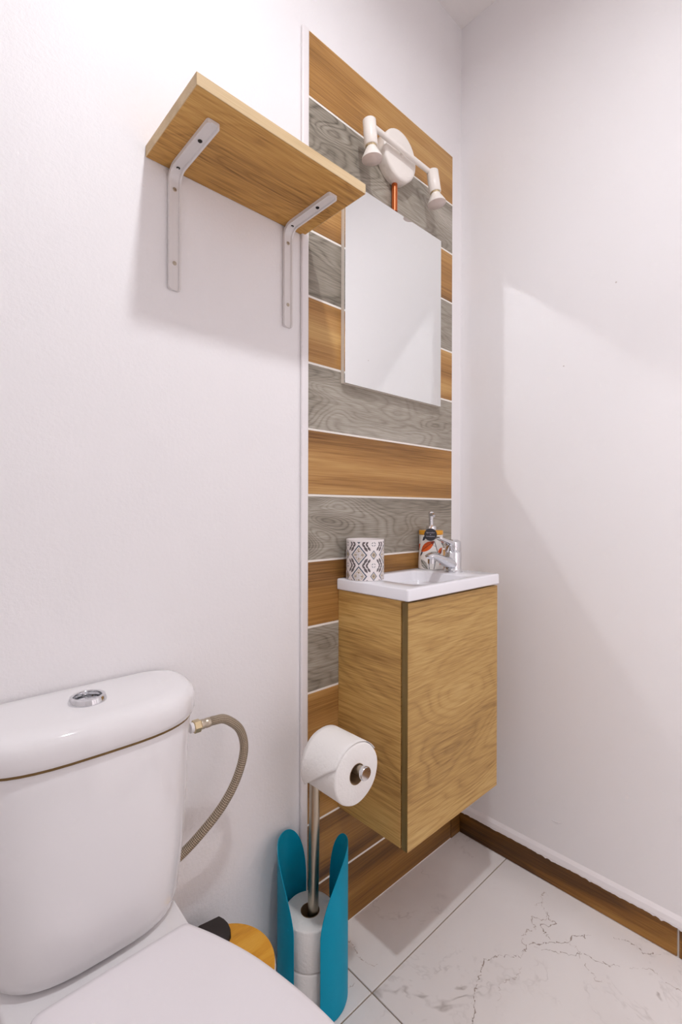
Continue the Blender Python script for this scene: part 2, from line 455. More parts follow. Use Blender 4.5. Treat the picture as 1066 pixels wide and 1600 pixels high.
def bracket(xc):
    w = 0.0115
    ZB, YE, R = 1.432, -0.150, 0.016
    prof = [(-0.0015, ZB)]                                   # (y, z) of the centre line, outer skin
    prof = [(-0.001, ZB), (-0.001, SZ0 - R)]
    for k in range(1, 7):
        a = k / 6 * PI / 2
        prof.append((-0.001 - R * (1 - math.cos(a)), SZ0 - R + R * math.sin(a)))
    prof.append((YE, SZ0))
    # inner skin (towards the room, thickness t)
    def off(t):
        q = [(-0.001 - t, ZB), (-0.001 - t, SZ0 - R - .010)]
        for k in range(1, 7):
            a = k / 6 * PI / 2; r = R + .010 - t
            q.append((-0.001 - t - r * (1 - math.cos(a)), SZ0 - R - .010 + r * math.sin(a)))
        q.append((YE, SZ0 - t))
        return q
    # strip with raised flanges both sides: cross-section runs in x
    secs = [(-w, 0.0), (-w, 0.0075), (-w * .72, 0.0075), (-w * .62, 0.0045), (w * .62, 0.0045), (w * .72, 0.0075), (w, 0.0075), (w, 0.0)]
    bm = bmesh.new()
    rings = []
    outer = off(0.0)
    offs = {t: off(t) for _, t in secs}
    n = len(outer)
    # round the two ends: extra rings that pull in x
    for i in range(n):
        rings.append([Vector((xc + x, offs[t][i][0], offs[t][i][1])) for x, t in secs])
    def endring(base, d, s):
        return [Vector((xc + x * s, offs[t][base][0] + d[0], offs[t][base][1] + d[1])) for x, t in secs]
    e0 = [endring(0, (0, -.002), .97), endring(0, (0, -.004), .88), endring(0, (0, -.005), .7)]
    e1 = [endring(n - 1, (-.002, 0), .97), endring(n - 1, (-.004, 0), .88), endring(n - 1, (-.005, 0), .7)]
    add_rings(bm, e0[::-1] + rings + e1)
    b = obj('bracket', bm, m_bracket, sh, smooth=True, angle=35)
    for (y, z, ax) in ((-0.0055, 1.476, (0, -1, 0)), (-0.0055, 1.611, (0, -1, 0)), (-0.020, SZ0 - .0045, (0, 0, -1)), (-0.106, SZ0 - .0045, (0, 0, -1))):
        s = obj('screw', lathe([(0.0038, -0.002), (0.0038, .0008), (0.003, .0016), (0.0012, .0016), (0.0012, .0006)], (xc, y, z), ax, 16), m_steel if ax[1] else m_dark, sh, smooth=True, angle=40)
        s.parent = b; s.matrix_parent_inverse = b.matrix_world.inverted() if False else Matrix.Identity(4)
        s.location = (0, 0, 0)
    return b
for xc in (-0.945, -0.687):
    b = bracket(xc)

# ================================================================ MIRROR
MX0, MX1, MZ0, MZ1, MD = -0.528, -0.137, 1.331, 1.822, 0.021
mi = thing('wall_mirror', 'frameless rectangular mirror hung on the wood-look tiles', 'mirror', (-0.333, -0.006, MZ0))
obj('backing', box(MX0, MX1, -MD + .0045, -0.0062, MZ0, MZ1, bevel=.0008), m_mirror_side, mi)
obj('gap_seam', box(MX0 + .0012, MX1 - .0012, -MD + .003, -MD + .0045, MZ0 + .0012, MZ1 - .0012), m_dark, mi)
obj('glass', box(MX0, MX1, -MD, -MD + .003, MZ0, MZ1), m_mirror, mi)

# ================================================================ WALL SPOT LAMP
LX, LZ = -0.343, 1.962
PR, PT = 0.0645, 0.034
BY = -0.052
BXC = LX - .012
sp = thing('wall_spotlight', 'white two-headed wall spotlight with round base above the mirror', 'wall lamp', (LX, -0.006, LZ))
obj('base_plate', lathe([(PR - .001, 0.0), (PR, .001), (PR, PT - .006), (PR - .0015, PT - .003), (PR - .005, PT - .0008), (PR - .010, PT)], (LX, -0.0062, LZ), (0, -1, 0), 72), m_lampwhite, sp, smooth=True, angle=50)
obj('stem', tube([(LX, -PT, LZ), (LX, BY, LZ)], 0.006), m_lampwhite, sp, smooth=True, angle=50)
HX = 0.118
obj('bar', tube([(BXC - HX, BY, LZ), (BXC + HX, BY, LZ)], 0.0068, 24), m_lampwhite, sp, smooth=True, angle=50)
for s, tilt in ((-1, (0.10, -0.02, -1)), (1, (0.10, -0.10, -1))):
    d = Vector(tilt).normalized()
    c = Vector((BXC + s * (HX + .009), BY - .004, LZ - .002)) + d * .022
    hd = obj('spot_head', lathe([(.0145, -.028), (.0162, -.0265), (.0164, .030), (.0152, .032), (.0125, .032), (.0125, .026)], c, d, 40), m_lampwhite, sp, smooth=True, angle=50)
    pv = obj('pivot', tube([c - d * .020, c - d * .020 - Vector((s * .016, 0, 0))], .0045, 16), m_lampwhite, sp, smooth=True, angle=50)
    pv.parent = hd; pv.matrix_parent_inverse = Matrix.Identity(4)
    bl = obj('bulb', lathe([(.0108, .026), (.0115, .035), (.0140, .040), (.0195, .050), (.0248, .060), (.0254, .0635)], c, d, 40, cap1=False), m_lampwhite, sp, smooth=True, angle=60)
    bl.parent = hd; bl.matrix_parent_inverse = Matrix.Identity(4)
    fc = obj('bulb_face', lathe([(.0252, .0632), (.0240, .0648), (.0, .0653)], c, d, 40), m_bulb_glass, sp, smooth=True, angle=60)
    fc.parent = hd; fc.matrix_parent_inverse = Matrix.Identity(4)
    rg = obj('collar', lathe([(.0128, .030), (.0132, .0345), (.0114, .0362)], c, d, 32), m_brass, sp, smooth=True, angle=60)
    rg.parent = hd; rg.matrix_parent_inverse = Matrix.Identity(4)

# copper pipe between lamp and mirror
tag(obj('copper_conduit', tube([(LX + .002, -0.0148, LZ - PR - .0005), (LX + .002, -0.0148, MZ1 + .0015)], 0.0080, 24), m_copper, smooth=True, angle=50),
    'short copper pipe running down from the round lamp base behind the mirror', 'pipe')

# ================================================================ VANITY
VX0, VX1, VZ0, VZ1, VYS, VYF = -0.534, -0.166, 0.302, 0.830, -0.202, -0.222
va = thing('vanity_cabinet', 'small oak-look wall-hung vanity cabinet under the washbasin', 'cabinet', (-0.35, -0.01, VZ0))
obj('side_panel', box(VX0, VX0 + .016, VYS, -0.0062, VZ0, VZ1, bevel=.0006, seg=1), m_oak_side, va)
obj('side_panel', box(VX1 - .016, VX1, VYS, -0.0062, VZ0, VZ1, bevel=.0006, seg=1), m_oak_side, va)
obj('bottom_panel', box(VX0 + .016, VX1 - .016, VYS, -0.0062, VZ0, VZ0 + .016), m_oak_side, va)
obj('back_panel', box(VX0 + .016, VX1 - .016, -0.012, -0.0062, VZ0 + .016, VZ1), m_oak_side, va)
dr = obj('door', box(VX0 + .0008, VX1, VYF, VYS - .003, VZ0, VZ1 - .003, bevel=.0005, seg=1), m_oak_front, va)
e = obj('edge_band', box(VX0, VX0 + .0008, VYF + .0012, VYS - .0042, VZ0, VZ1 - .003), m_door_edge, va)
e.parent = dr; e.matrix_parent_inverse = Matrix.Identity(4); 

# ================================================================ WASHBASIN
def rrect(x0, x1, y0, y1, r, n=6):
    pts = []
    for cx_, cy_, a0 in ((x1 - r, y1 - r, 0), (x0 + r, y1 - r, PI / 2), (x0 + r, y0 + r, PI), (x1 - r, y0 + r, 1.5 * PI)):
        for k in range(n + 1):
            a = a0 + k / n * PI / 2
            pts.append((cx_ + r * math.cos(a), cy_ + r * math.sin(a)))
    return pts
BX0, BX1, BYF, BZ0, BZ1 = -0.541, -0.166, -0.228, 0.832, 0.858
wb = thing('washbasin', 'small white rectangular washbasin top with shallow bowl on the vanity', 'washbasin', (-0.35, -0.01, BZ0))
bm = bmesh.new()
def ring(x0, x1, y0, y1, r, z): return [Vector((a, b, z)) for a, b in rrect(x0, x1, y0, y1, r)]
bx = (-0.478, -0.268, -0.206, -0.036)
rings = [ring(BX0 + .002, BX1 - .002, BYF + .002, -0.0065, .004, BZ0),
         ring(BX0, BX1, BYF, -0.0062, .005, BZ0 + .002),
         ring(BX0, BX1, BYF, -0.0062, .005, BZ1 - .003),
         ring(BX0 + .001, BX1 - .001, BYF + .001, -0.0066, .005, BZ1 - .001),
         ring(BX0 + .003, BX1 - .003, BYF + .003, -0.008, .005, BZ1),
         ring(bx[0] - .004, bx[1] + .004, bx[2] - .004, bx[3] + .004, .034, BZ1),
         ring(bx[0] - .001, bx[1] + .001, bx[2] - .001, bx[3] + .001, .031, BZ1 - .001),
         ring(bx[0] + .001, bx[1] - .001, bx[2] + .001, bx[3] - .001, .030, BZ1 - .004),
         ring(bx[0] + .010, bx[1] - .006, bx[2] + .006, bx[3] - .006, .030, BZ1 - .040),
         ring(bx[0] + .020, bx[1] - .014, bx[2] + .014, bx[3] - .014, .028, BZ1 - .054),
         ring(bx[0] + .040, bx[1] - .032, bx[2] + .032, bx[3] - .032, .024, BZ1 - .060),
         ring(bx[0] + .085, bx[1] - .080, bx[2] + .068, bx[3] - .068, .014, BZ1 - .062)]
add_rings(bm, rings, True, True)
obj('basin', bm, m_basin, wb, smooth=True, angle=38)
bm = lathe([(.020, 0), (.020, .002), (.016, .0035), (.0, .004)], (-0.373, -0.121, BZ1 - .0622), n=32)
obj('drain', bm, m_chrome, wb, smooth=True, angle=50)

# ================================================================ FAUCET
FX, FY = -0.220, -0.122
fa = thing('mixer_tap', 'chrome single-lever mixer tap on the right of the washbasin', 'tap', (FX, FY, BZ1))
obj('body', lathe([(.0245, 0), (.0245, .003), (.0225, .005), (.0215, .012), (.0215, .052), (.0208, .0535)], (FX, FY, BZ1), n=48), m_chrome, fa, smooth=True, angle=40)
# spout: broad at the foot, sweeping up to the tip over the bowl
sec = []
path = [(FX + .006, BZ1 + .018, .019, .018), (FX - .012, BZ1 + .022, .0185, .017), (FX - .035, BZ1 + .030, .0165, .0135), (FX - .060, BZ1 + .039, .0145, .0105), (FX - .082, BZ1 + .046, .013, .009), (FX - .100, BZ1 + .0485, .0125, .008), (FX - .109, BZ1 + .0475, .0105, .0065), (FX - .112, BZ1 + .0465, .006, .004)]
rings = []
for i, (x, z, w, h) in enumerate(path):
    j0, j1 = max(0, i - 1), min(len(path) - 1, i + 1)
    dx, dz = path[j1][0] - path[j0][0], path[j1][1] - path[j0][1]
    l = math.hypot(dx, dz); nx, nz = -dz / l, dx / l
    rings.append([Vector((x + nx * h * math.sin(2 * PI * k / 24), FY + w * math.cos(2 * PI * k / 24), z + nz * h * math.sin(2 * PI * k / 24))) for k in range(24)])
bm = bmesh.new(); add_rings(bm, rings); obj('spout', bm, m_chrome, fa, smooth=True, angle=60)
obj('aerator', lathe([(.009, 0), (.009, .012), (.0105, .013), (.0105, .022)], (FX - .098, FY, BZ1 + .029), n=24), m_chrome, fa, smooth=True, angle=40)
hz = BZ1 + .054
hl = obj('lever_cap', lathe([(.0205, 0), (.0215, .0015), (.0215, .024), (.0205, .028), (.015, .031), (.0, .0325)], (FX, FY, hz), (-.10, 0, 1), n=48), m_chrome, fa, smooth=True, angle=40)
rings = []
for x, z, w, h in ((FX - .004, hz + .022, .016, .008), (FX - .022, hz + .025, .0145, .0065), (FX - .042, hz + .031, .012, .005), (FX - .058, hz + .036, .0105, .0045), (FX - .067, hz + .039, .0095, .004), (FX - .071, hz + .040, .006, .002)):
    rings.append([Vector((x, FY + w * math.copysign(abs(math.cos(t)) ** .6, math.cos(t)), z + h * math.copysign(abs(math.sin(t)) ** .6, math.sin(t)))) for t in [2 * PI * k / 20 for k in range(20)]])
bm = bmesh.new(); add_rings(bm, rings); lv = obj('lever', bm, m_chrome, fa, smooth=True, angle=50)
obj('pop_up_rod', tube([(FX + .016, FY + .006, BZ1 + .022), (FX + .026, FY + .006, BZ1 + .027), (FX + .036, FY + .006, BZ1 + .040)], [.004, .0038, .005], 14), m_chrome, fa, smooth=True, angle=50)

# ================================================================ TUMBLER
def printed_lathe(prof, c, n, colour, m_list, cap0=True, power=None):
    """dense lathe whose face materials come from colour(u, v); prof = list of (r, z)"""
    bm = bmesh.new(); c = Vector(c); rings = []
    def unit(t):
        if power:
            ct, st = math.cos(t), math.sin(t)
            k = (abs(ct) ** power + abs(st) ** power) ** (-1 / power)
            return ct * k, st * k
        return math.cos(t), math.sin(t)
    for r, z in prof:
        rings.append([Vector((c.x + r * unit(2 * PI * k / n)[0], c.y + r * unit(2 * PI * k / n)[1], c.z + z)) for k in range(n)])
    R, faces = add_rings(bm, rings, cap0, False)
    bmesh.ops.recalc_face_normals(bm, faces=bm.faces)
    for i, f in enumerate(faces):
        ri, k = divmod(i, n)
        f.material_index = colour((k + .5) / n, ri)
    return bm

TX, TY, TR, TH = -0.4935, -0.0565, 0.0455, 0.096
m_tw = mat('tumbler_white', srgb(240, 232, 230), 0.3)
m_tg = mat('tumbler_slate', srgb(92, 98, 108), 0.4)
m_td = mat('tumbler_taupe', srgb(98, 88, 88), 0.4)
m_to = mat('tumbler_ochre', srgb(188, 166, 130), 0.4)
tm = thing('tumbler', 'white tumbler with grey geometric diamond print on the left of the washbasin', 'tumbler', (TX, TY, BZ1))
PER = 2 * PI * TR
CUPA = math.atan2(-0.85715 - TY, -1.31747 - TX) - 0.33
def cup_col(u, z):
    if z > TH - .0050 or z < .0012: return 0
    cw, ch = PER / 4, 0.0495
    x = ((u - CUPA / (2 * PI)) * 4 + 0.5) % 1.0 * cw - cw / 2; y = (z - .061) % ch
    if y > ch / 2: y -= ch
    ax, ay = abs(x), abs(y)
    d = ax / .0205 + ay / .0247
    if .80 < d < .985: return 1
    if d <= .80:
        for qx, qy in ((0, .0090), (.0078, 0)):
            if abs(ax - qx) + abs(ay - qy) < .0030: return 1 if abs(ax - qx) + abs(ay - qy) < .0011 else 3
        if .60 < d < .68: return 3
        if d < .58 and int((x + y + 1) / .0014) % 2 == 0 and int((x - y + 1) / .0014) % 2 == 0: return 2
        return 0
    bx_, by_ = cw / 2 - ax, ay                       # small diamond sits half a cell away
    d2 = bx_ / .0088 + by_ / .0112
    if .72 < d2 < 1.0: return 1
    if d2 < .22: return 1
    if d2 < .60: return 3
    cy_ = ch / 2 - ay                                # little chevrons between the small diamonds
    d3 = bx_ / .0068 + cy_ / .0072
    if .66 < d3 < 1.0 and cy_ > .0014 and bx_ > .0012: return 1
    for lx, ly, a, L_, W_ in ((.0165, .0140, -.95, .0075, .0030), (.0240, .0148, -.95, .0060, .0026), (.0118, .0215, -.80, .0056, .0025), (.0195, .0220, -.95, .0050, .0022)):
        px, py = ax - lx, ay - ly
        ca, sa = math.cos(a), math.sin(a)
        q, w = px * ca + py * sa, -px * sa + py * ca
        if abs(q) < L_ and abs(w) < W_ * (1 - (q / L_) ** 2): return 2
    return 0
nz = 150
prof = [(TR - .002, 0), (TR - .0006, .0008)] + [(TR, .0016 + (TH - .0026) * k / nz) for k in range(nz + 1)] + [(TR - .0006, TH), (TR - .0026, TH), (TR - .0032, TH - .002), (TR - .0034, .006), (.0, .005)]
bm = printed_lathe(prof, (TX, TY, BZ1), 300, lambda u, i: cup_col(u, .0016 + (TH - .0026) * (i - 1.5) / nz) if 2 <= i < nz + 2 else 0, None)
obj('cup', bm, [m_tw, m_tg, m_td, m_to], tm, smooth=True, angle=50)

# ================================================================ SOAP DISPENSER
QX, QY, QR = -0.214, -0.0440, 0.0345
m_dw = mat('dispenser_white', srgb(240, 234, 228), 0.25)
m_do = mat('leaf_orange', srgb(226, 92, 22), 0.4)
m_db = mat('leaf_brown', srgb(140, 52, 22), 0.4)
m_dn = mat('leaf_navy', srgb(52, 54, 68), 0.4)
m_dg = mat('leaf_olive', srgb(104, 102, 88), 0.4)
sd = thing('soap_dispenser', 'white soap dispenser printed with orange and grey leaves beside the tap', 'soap dispenser', (QX, QY, BZ1))
DH = 0.097
CAMA = math.atan2(-0.85715 - QY, -1.31747 - QX)          # the printed face is turned this way
def leaf(px, pz, cx_, cz_, a, L, Wd):
    ca, sa = math.cos(a), math.sin(a)
    q = (px - cx_) * ca + (pz - cz_) * sa; w = -(px - cx_) * sa + (pz - cz_) * ca
    if abs(q) > L: return None
    hw = Wd * (1 - (q / L) ** 2)
    if abs(w) > hw: return None
    return (q / L, w / Wd, hw)
def disp_col(u, z):
    t = 2 * PI * u - CAMA
    t = (t + PI) % (2 * PI) - PI
    px = t * QR; pz = z
    r = leaf(px, pz, -.011, .065, .62, .026, .0105)
    if r: return 2 if (abs(r[1]) < .10 or (r[1] > .1 and abs((r[0] * 6 + r[1] * 2) % 1 - .5) < .16) or r[0] > .6) else 1
    r = leaf(px, pz, .006, .042, .12, .024, .0095)
    if r: return 4 if (abs(r[1]) < .12 or abs((r[0] * 5 + abs(r[1]) * 2) % 1 - .5) > .2) else 0
    r = leaf(px, pz, -.019, .015, -.85, .017, .0085)
    if r: return 4 if (abs(r[1]) < .14 or abs((r[0] * 5 + abs(r[1]) * 2) % 1 - .5) > .2) else 0
    r = leaf(px, pz, -.020, .088, .9, .010, .004)
    if r: return 3
    r = leaf(px, pz, .030, .052, .8, .014, .007)
    if r: return 1 if r[1] > -.1 else 2
    r = leaf(px, pz, .032, .022, .8, .010, .005)
    if r: return 1
    r = leaf(px, pz, -.030, .045, 1.0, .010, .003)
    if r: return 3
    r = leaf(px, pz, .044, .074, -.7, .016, .006)
    if r: return 3
    r = leaf(px, pz, -.050, .060, .7, .018, .008)
    if r: return 1
    for x0, z0, x1, z1, w in ((-.006, .034, -.004, .002, .0009), (.014, .036, .008, .002, .0009), (.010, .080, .020, .050, .0011), (.004, .070, .016, .064, .0008)):
        f = (z0 - pz) / (z0 - z1)
        if 0 <= f <= 1 and abs(px - (x0 + (x1 - x0) * f)) < w: return 3
    return 0
nz = 150
def dprof(z):
    f = z / DH
    return QR * (0.985 - 0.03 * f + 0.05 * math.exp(-((f - .12) / .22) ** 2))
prof = [(QR * .90, 0), (QR * .97, .0010)] + [(dprof(.003 + (DH - .004) * k / nz), .003 + (DH - .004) * k / nz) for k in range(nz + 1)] + [(QR * .93, DH), (QR * .5, DH)]
bm = printed_lathe(prof, (QX, QY, BZ1), 300, lambda u, i: disp_col(u, .003 + (DH - .004) * (i - 1.5) / nz) if 2 <= i < nz + 2 else 0, None)
obj('bottle', bm, [m_dw, m_do, m_db, m_dn, m_dg], sd, smooth=True, angle=50)
obj('bamboo_collar', lathe([(QR * .95, 0), (QR * .98, .001), (QR * .98, .0105), (QR * .95, .012), (.008, .012)], (QX, QY, BZ1 + DH), n=56), m_bamboo, sd, smooth=True, angle=40)
pz0 = BZ1 + DH + .012
pu = obj('pump', lathe([(.0145, 0), (.0145, .010), (.0130, .0125), (.0062, .013), (.0062, .034), (.0075, .036), (.0075, .050), (.0060, .0525), (.0, .053)], (QX, QY, pz0), n=32), m_chrome, sd, smooth=True, angle=40)
dv = Vector((math.cos(CAMA + .25), math.sin(CAMA + .25), 0))
nzl = obj('nozzle', tube([Vector((QX, QY, pz0 + .044)), Vector((QX, QY, pz0 + .044)) + dv * .022, Vector((QX, QY, pz0 + .041)) + dv * .032], [.0055, .0048, .0038], 16), m_chrome, sd, smooth=True, angle=50)
# round tag hanging in front of the collar
td = Vector((math.cos(CAMA), math.sin(CAMA), 0)); ts = Vector((-td.y, td.x, 0))
tc_ = Vector((QX, QY, pz0 - .0105)) + td * (QR + .0035) - ts * .001
m_tagm = mat('tag_charcoal', srgb(52, 48, 52), 0.6)
m_script = mat('tag_script', srgb(190, 184, 196), 0.6)
tg = obj('hang_tag', lathe([(.0168, 0), (.0172, .0004), (.0172, .0010), (.0168, .0014), (0, .0014)], tc_, td, 40), m_tagm, sd, smooth=True, angle=40)
bm = bmesh.new()
for row, (x0, x1, zc_) in enumerate(((-.0115, .0110, .0050), (-.0016, .0016, .0), (-.0115, .0110, -.0052))):
    pts = []
    nn = 60 if row != 1 else 14
    for k in range(nn + 1):
        f = k / nn; x = x0 + (x1 - x0) * f
        z = zc_ + .0011 * math.sin(f * (38 if row != 1 else 9)) * (0.6 + .5 * math.sin(f * 11 + row)) + (.0010 if (k % 13) in (3, 4) else 0)
        pts.append(tc_ + td * .0016 + ts * x + Vector((0, 0, z)))
    add_tube(bm, pts, .00042, 6)
sc_ = obj('script_print', bm, m_script, sd)
sc_.parent = tg; sc_.matrix_parent_inverse = Matrix.Identity(4)
stg = obj('tag_string', tube(catmull([tc_ + Vector((0, 0, .0150)) + td * .0012, tc_ + Vector((0, 0, .019)) - td * .008, Vector((QX, QY, pz0 + .013)) + td * .0125 + ts * .004, Vector((QX, QY, pz0 + .0145)) + td * .007], 6), .0008, 8), m_bamboo, sd)
stg.parent = tg; stg.matrix_parent_inverse = Matrix.Identity(4)

# ================================================================ TOILET
CX = -1.110
to = thing('toilet', 'white ceramic close-coupled toilet with closed seat lid', 'toilet', (CX, -0.3, 0))
def plan(w, d, y0, n=4.3, m=3.0, k=28):
    """flat-backed bow-fronted plan outline, returned as (x, y) loop"""
    pts = []
    for i in range(k + 1):
        a = PI * i / k
        x = math.cos(a)
        x = math.copysign(abs(x) ** .62, x)
        y = (1 - min(1.0, abs(x)) ** n) ** (1 / m)
        pts.append((CX + w * x, y0 - d * y))
    return pts
def plan_ring(w, d, y0, z, back=0.006, rb=.03):
    p = [Vector((a, b, z)) for a, b in plan(w, d - rb + .004, y0 - rb, n=3.2, m=2.6)]
    for s in (-1, 1):                                # rounded back corners
        for k in range(1, 8):
            t = PI / 2 * k / 8
            if s < 0: p.append(Vector((CX - w + rb * (1 - math.cos(t)), y0 - rb + rb * math.sin(t), z)))
            else: p.append(Vector((CX + w - rb * (1 - math.sin(t)), y0 - rb + rb * math.cos(t), z)))
    return p
def plan_ring0(w, d, y0, z): return plan_ring(w, d, y0, z)
Y0 = -0.006
# cistern body
rings = []
for z, w, d in ((.402, .116, .132), (.404, .124, .148), (.412, .131, .157), (.430, .136, .1605), (.50, .146, .161), (.58, .153, .158), (.655, .158, .153), (.686, .161, .152), (.6885, .1605, .1515)):
    rings.append(plan_ring(w, d, Y0, z))
bm = bmesh.new(); add_rings(bm, rings)
obj('cistern', bm, m_ceramic, to, smooth=True, angle=45)
bm = bmesh.new(); add_rings(bm, [plan_ring(.1622, .1540, Y0, .6886), plan_ring(.1625, .1545, Y0, .6924)])
obj('lid_seam', bm, mat('seam_brown', srgb(120, 92, 48), 0.8), to)  # dark brownish-gold line along the lid seam
rings = []
for z, w, d in ((.6925, .1630, .1550), (.6935, .1645, .1570), (.700, .1665, .159), (.712, .1675, .1600), (.722, .1665, .159), (.729, .163, .1555), (.7335, .157, .149), (.7360, .148, .140), (.7370, .134, .126)):
    rings.append(plan_ring(w, d, Y0, z))
bm = bmesh.new(); add_rings(bm, rings)
obj('cistern_lid', bm, m_ceramic, to, smooth=True, angle=60)
bc = (-1.110, -0.078, .7365)
fb = obj('flush_button', lathe([(.0262, 0), (.0262, .0025), (.0240, .0085), (.0200, .0095), (.0190, .0085), (.0188, .001)], bc, n=48, cap1=False), m_chrome, to, smooth=True, angle=40)
for s in (1, -1):
    bm = bmesh.new()
    n = 20
    top = []
    for k in range(n + 1):
        a = -PI / 2 + PI * k / n
        top.append((bc[0] + s * (.0012 + .0165 * math.cos(a)), bc[1] + .0165 * math.sin(a)))
    add_rings(bm, [[Vector((x, y, bc[2] - .001)) for x, y in top], [Vector((x, y, bc[2] + .0025)) for x, y in top], [Vector((bc[0] + (x - bc[0]) * .92, bc[1] + (y - bc[1]) * .92, bc[2] + .0034)) for x, y in top]])
    pb = obj('button_half', bm, m_chrome, to, smooth=True, angle=35)
    pb.parent = fb; pb.matrix_parent_inverse = Matrix.Identity(4)

# bowl and seat outlines: half width as a function of y
def seat_half(y, back, front, prof):
    if y <= front: return 0.0
    for (ya, wa), (yb, wb_) in zip(prof, prof[1:]):
        if yb <= y <= ya:
            t = (ya - y) / (ya - yb); return wa + (wb_ - wa) * t
    return 0.0
def egg(half_pts, inset=0.0, n=10):
    """closed loop from catmull curve through (half width, y) points on the right, mirrored"""
    c = catmull([(w, y, 0) for w, y in half_pts], n)
    right = [(p.x, p.y) for p in c]
    loop = [(CX + x, y) for x, y in right] + [(CX - x, y) for x, y in right[::-1]]
    if inset:
        cyy = (half_pts[0][1] + half_pts[-1][1]) / 2
        out = []
        nL = len(loop)
        for i in range(nL):
            a = Vector(loop[i - 1]); b = Vector(loop[(i + 1) % nL]); t = (b - a)
            if t.length < 1e-9: out.append(loop[i]); continue
            t.normalize(); nrm = Vector((t.y, -t.x))
            p = Vector(loop[i]); cc = Vector((CX, cyy))
            if (p - cc).dot(nrm) < 0: nrm = -nrm
            q = p - nrm * inset if inset < .0035 else cc + (p - cc) * (1 - inset / .16)
            out.append((q.x, q.y))
        return out
    return loop
SEAT = [(.060, -.2085), (.086, -.2090), (.0945, -.2125), (.100, -.222), (.118, -.262), (.139, -.322), (.154, -.392), (.161, -.452), (.1605, -.505), (.150, -.560), (.126, -.610), (.090, -.640), (.045, -.656), (.006, -.660)]
def egg_ring(pts, z, inset=0): return [Vector((a, b, z)) for a, b in egg(pts, inset)]
bm = bmesh.new()
add_rings(bm, [egg_ring(SEAT, .4185, .004), egg_ring(SEAT, .4200, .0012), egg_ring(SEAT, .4250, 0), egg_ring(SEAT, .4320, .0004), egg_ring(SEAT, .4355, .003), egg_ring(SEAT, .4372, .008), egg_ring(SEAT, .4385, .022)])
obj('seat_lid', bm, m_seat, to, smooth=True, angle=60)
bm = bmesh.new()
add_rings(bm, [egg_ring(SEAT, .4035, .008), egg_ring(SEAT, .4055, .004), egg_ring(SEAT, .4150, .004), egg_ring(SEAT, .4180, .008)])
obj('seat_ring', bm, m_seat, to, smooth=True, angle=60)
# bowl: deck behind the seat, egg-shaped rim, tapering to a pedestal
def bowl_ring(z, k, ky, yback, wback):
    H = [(wback * .7, yback), (wback * .96, yback - .004), (wback, yback - .02), (wback * 1.0, yback - .10), (.114 * k + .0, -.262), (.134 * k, -.322), (.149 * k, -.392), (.156 * k, -.452), (.155 * k, -.505), (.145 * k, -.555), (.121 * k, -.602), (.085 * k, -.632), (.04 * k, -.648), (.006, -.652)]
    H = [(w, (y if y > -.26 else -.26 + (y + .26) * ky)) for w, y in H]
    return [Vector((a, b, z)) for a, b in egg(H)]
bm = bmesh.new()
add_rings(bm, [bowl_ring(0, .60, .78, -.08, .085), bowl_ring(.03, .58, .77, -.08, .083), bowl_ring(.12, .55, .74, -.07, .080), bowl_ring(.20, .62, .80, -.05, .082), bowl_ring(.28, .82, .92, -.03, .090), bowl_ring(.345, .96, .985, -.014, .108), bowl_ring(.385, 1.0, 1, -.012, .118), bowl_ring(.396, .995, .998, -.012, .117), bowl_ring(.4015, .97, .985, -.016, .113)])
obj('bowl', bm, m_ceramic, to, smooth=True, angle=60)

# ================================================================ WATER HOSE
ho = thing('supply_hose', 'braided steel water hose looping from the toilet cistern side', 'hose', (-0.93, -0.08, 0.45))
HP = [(-0.914, -0.080, .6465), (-0.904, -0.080, .6465), (-0.880, -0.079, .641), (-0.8495, -0.077, .612), (-0.838, -0.073, .568), (-0.850, -0.066, .515), (-0.876, -0.058, .470), (-0.912, -0.048, .432), (-0.945, -0.038, .404), (-0.975, -0.028, .385), (-0.985, -0.010, .380), (-0.985, -0.001, .380)]
pts = catmull(HP, 10)
bm = bmesh.new()
R, faces = add_tube(bm, pts, .0080, 20)
uvl = bm.loops.layers.uv.new('UVMap')
vidx = {}
for i, r in enumerate(R):
    for j, v in enumerate(r): vidx[v] = (i, j)
for f in faces:
    js = [vidx[l.vert][1] for l in f.loops]
    for l in f.loops:
        i, j = vidx[l.vert]
        if max(js) - min(js) > 1 and j == 0: j = 20
        l[uvl].uv = (j / 20, i / len(R))
obj('braided_sleeve', bm, m_hose, ho, smooth=True, angle=60)
obj('inlet_shank', lathe([(.0085, .0035), (.0085, .012)], (-0.953, -0.080, .6465), (1, 0, 0), 24), m_ceramic, ho, smooth=True, angle=40)
bm = bmesh.new(); add_lathe(bm, [(.0100, 0), (.0112, .001), (.0112, .012), (.0100, .0135)], (-0.944, -0.080, .6465), (1, 0, 0), 6)
obj('nut', bm, m_brass, ho)
obj('ferrule', lathe([(.0080, 0), (.0084, .002), (.0084, .007), (.0078, .008), (.0078, .010), (.0084, .011), (.0084, .018), (.0074, .020)], (-0.931, -0.080, .6465), (1, 0, 0), 24), m_steel, ho, smooth=True, angle=40)

# ================================================================ BIN
BNX, BNY, BNR, BNZ = -0.912, -0.132, 0.087, 0.243
bn = thing('pedal_bin', 'small white bin with bamboo lid between the toilet and the wall', 'bin', (BNX, BNY, 0))
obj('body', lathe([(.072, 0), (.076, .004), (BNR - .003, .20), (BNR, .205), (BNR, BNZ - .006), (BNR - .002, BNZ - .003)], (BNX, BNY, 0), n=64), mat('bin_white', srgb(226, 220, 216), .35), bn, smooth=True, angle=40)
obj('lid', lathe([(BNR - .004, 0), (BNR - .0015, .001), (BNR - .0015, .006), (BNR - .003, .0075), (0, .0075)], (BNX, BNY, BNZ - .003), n=64), m_bamboo, bn, smooth=True, angle=40)
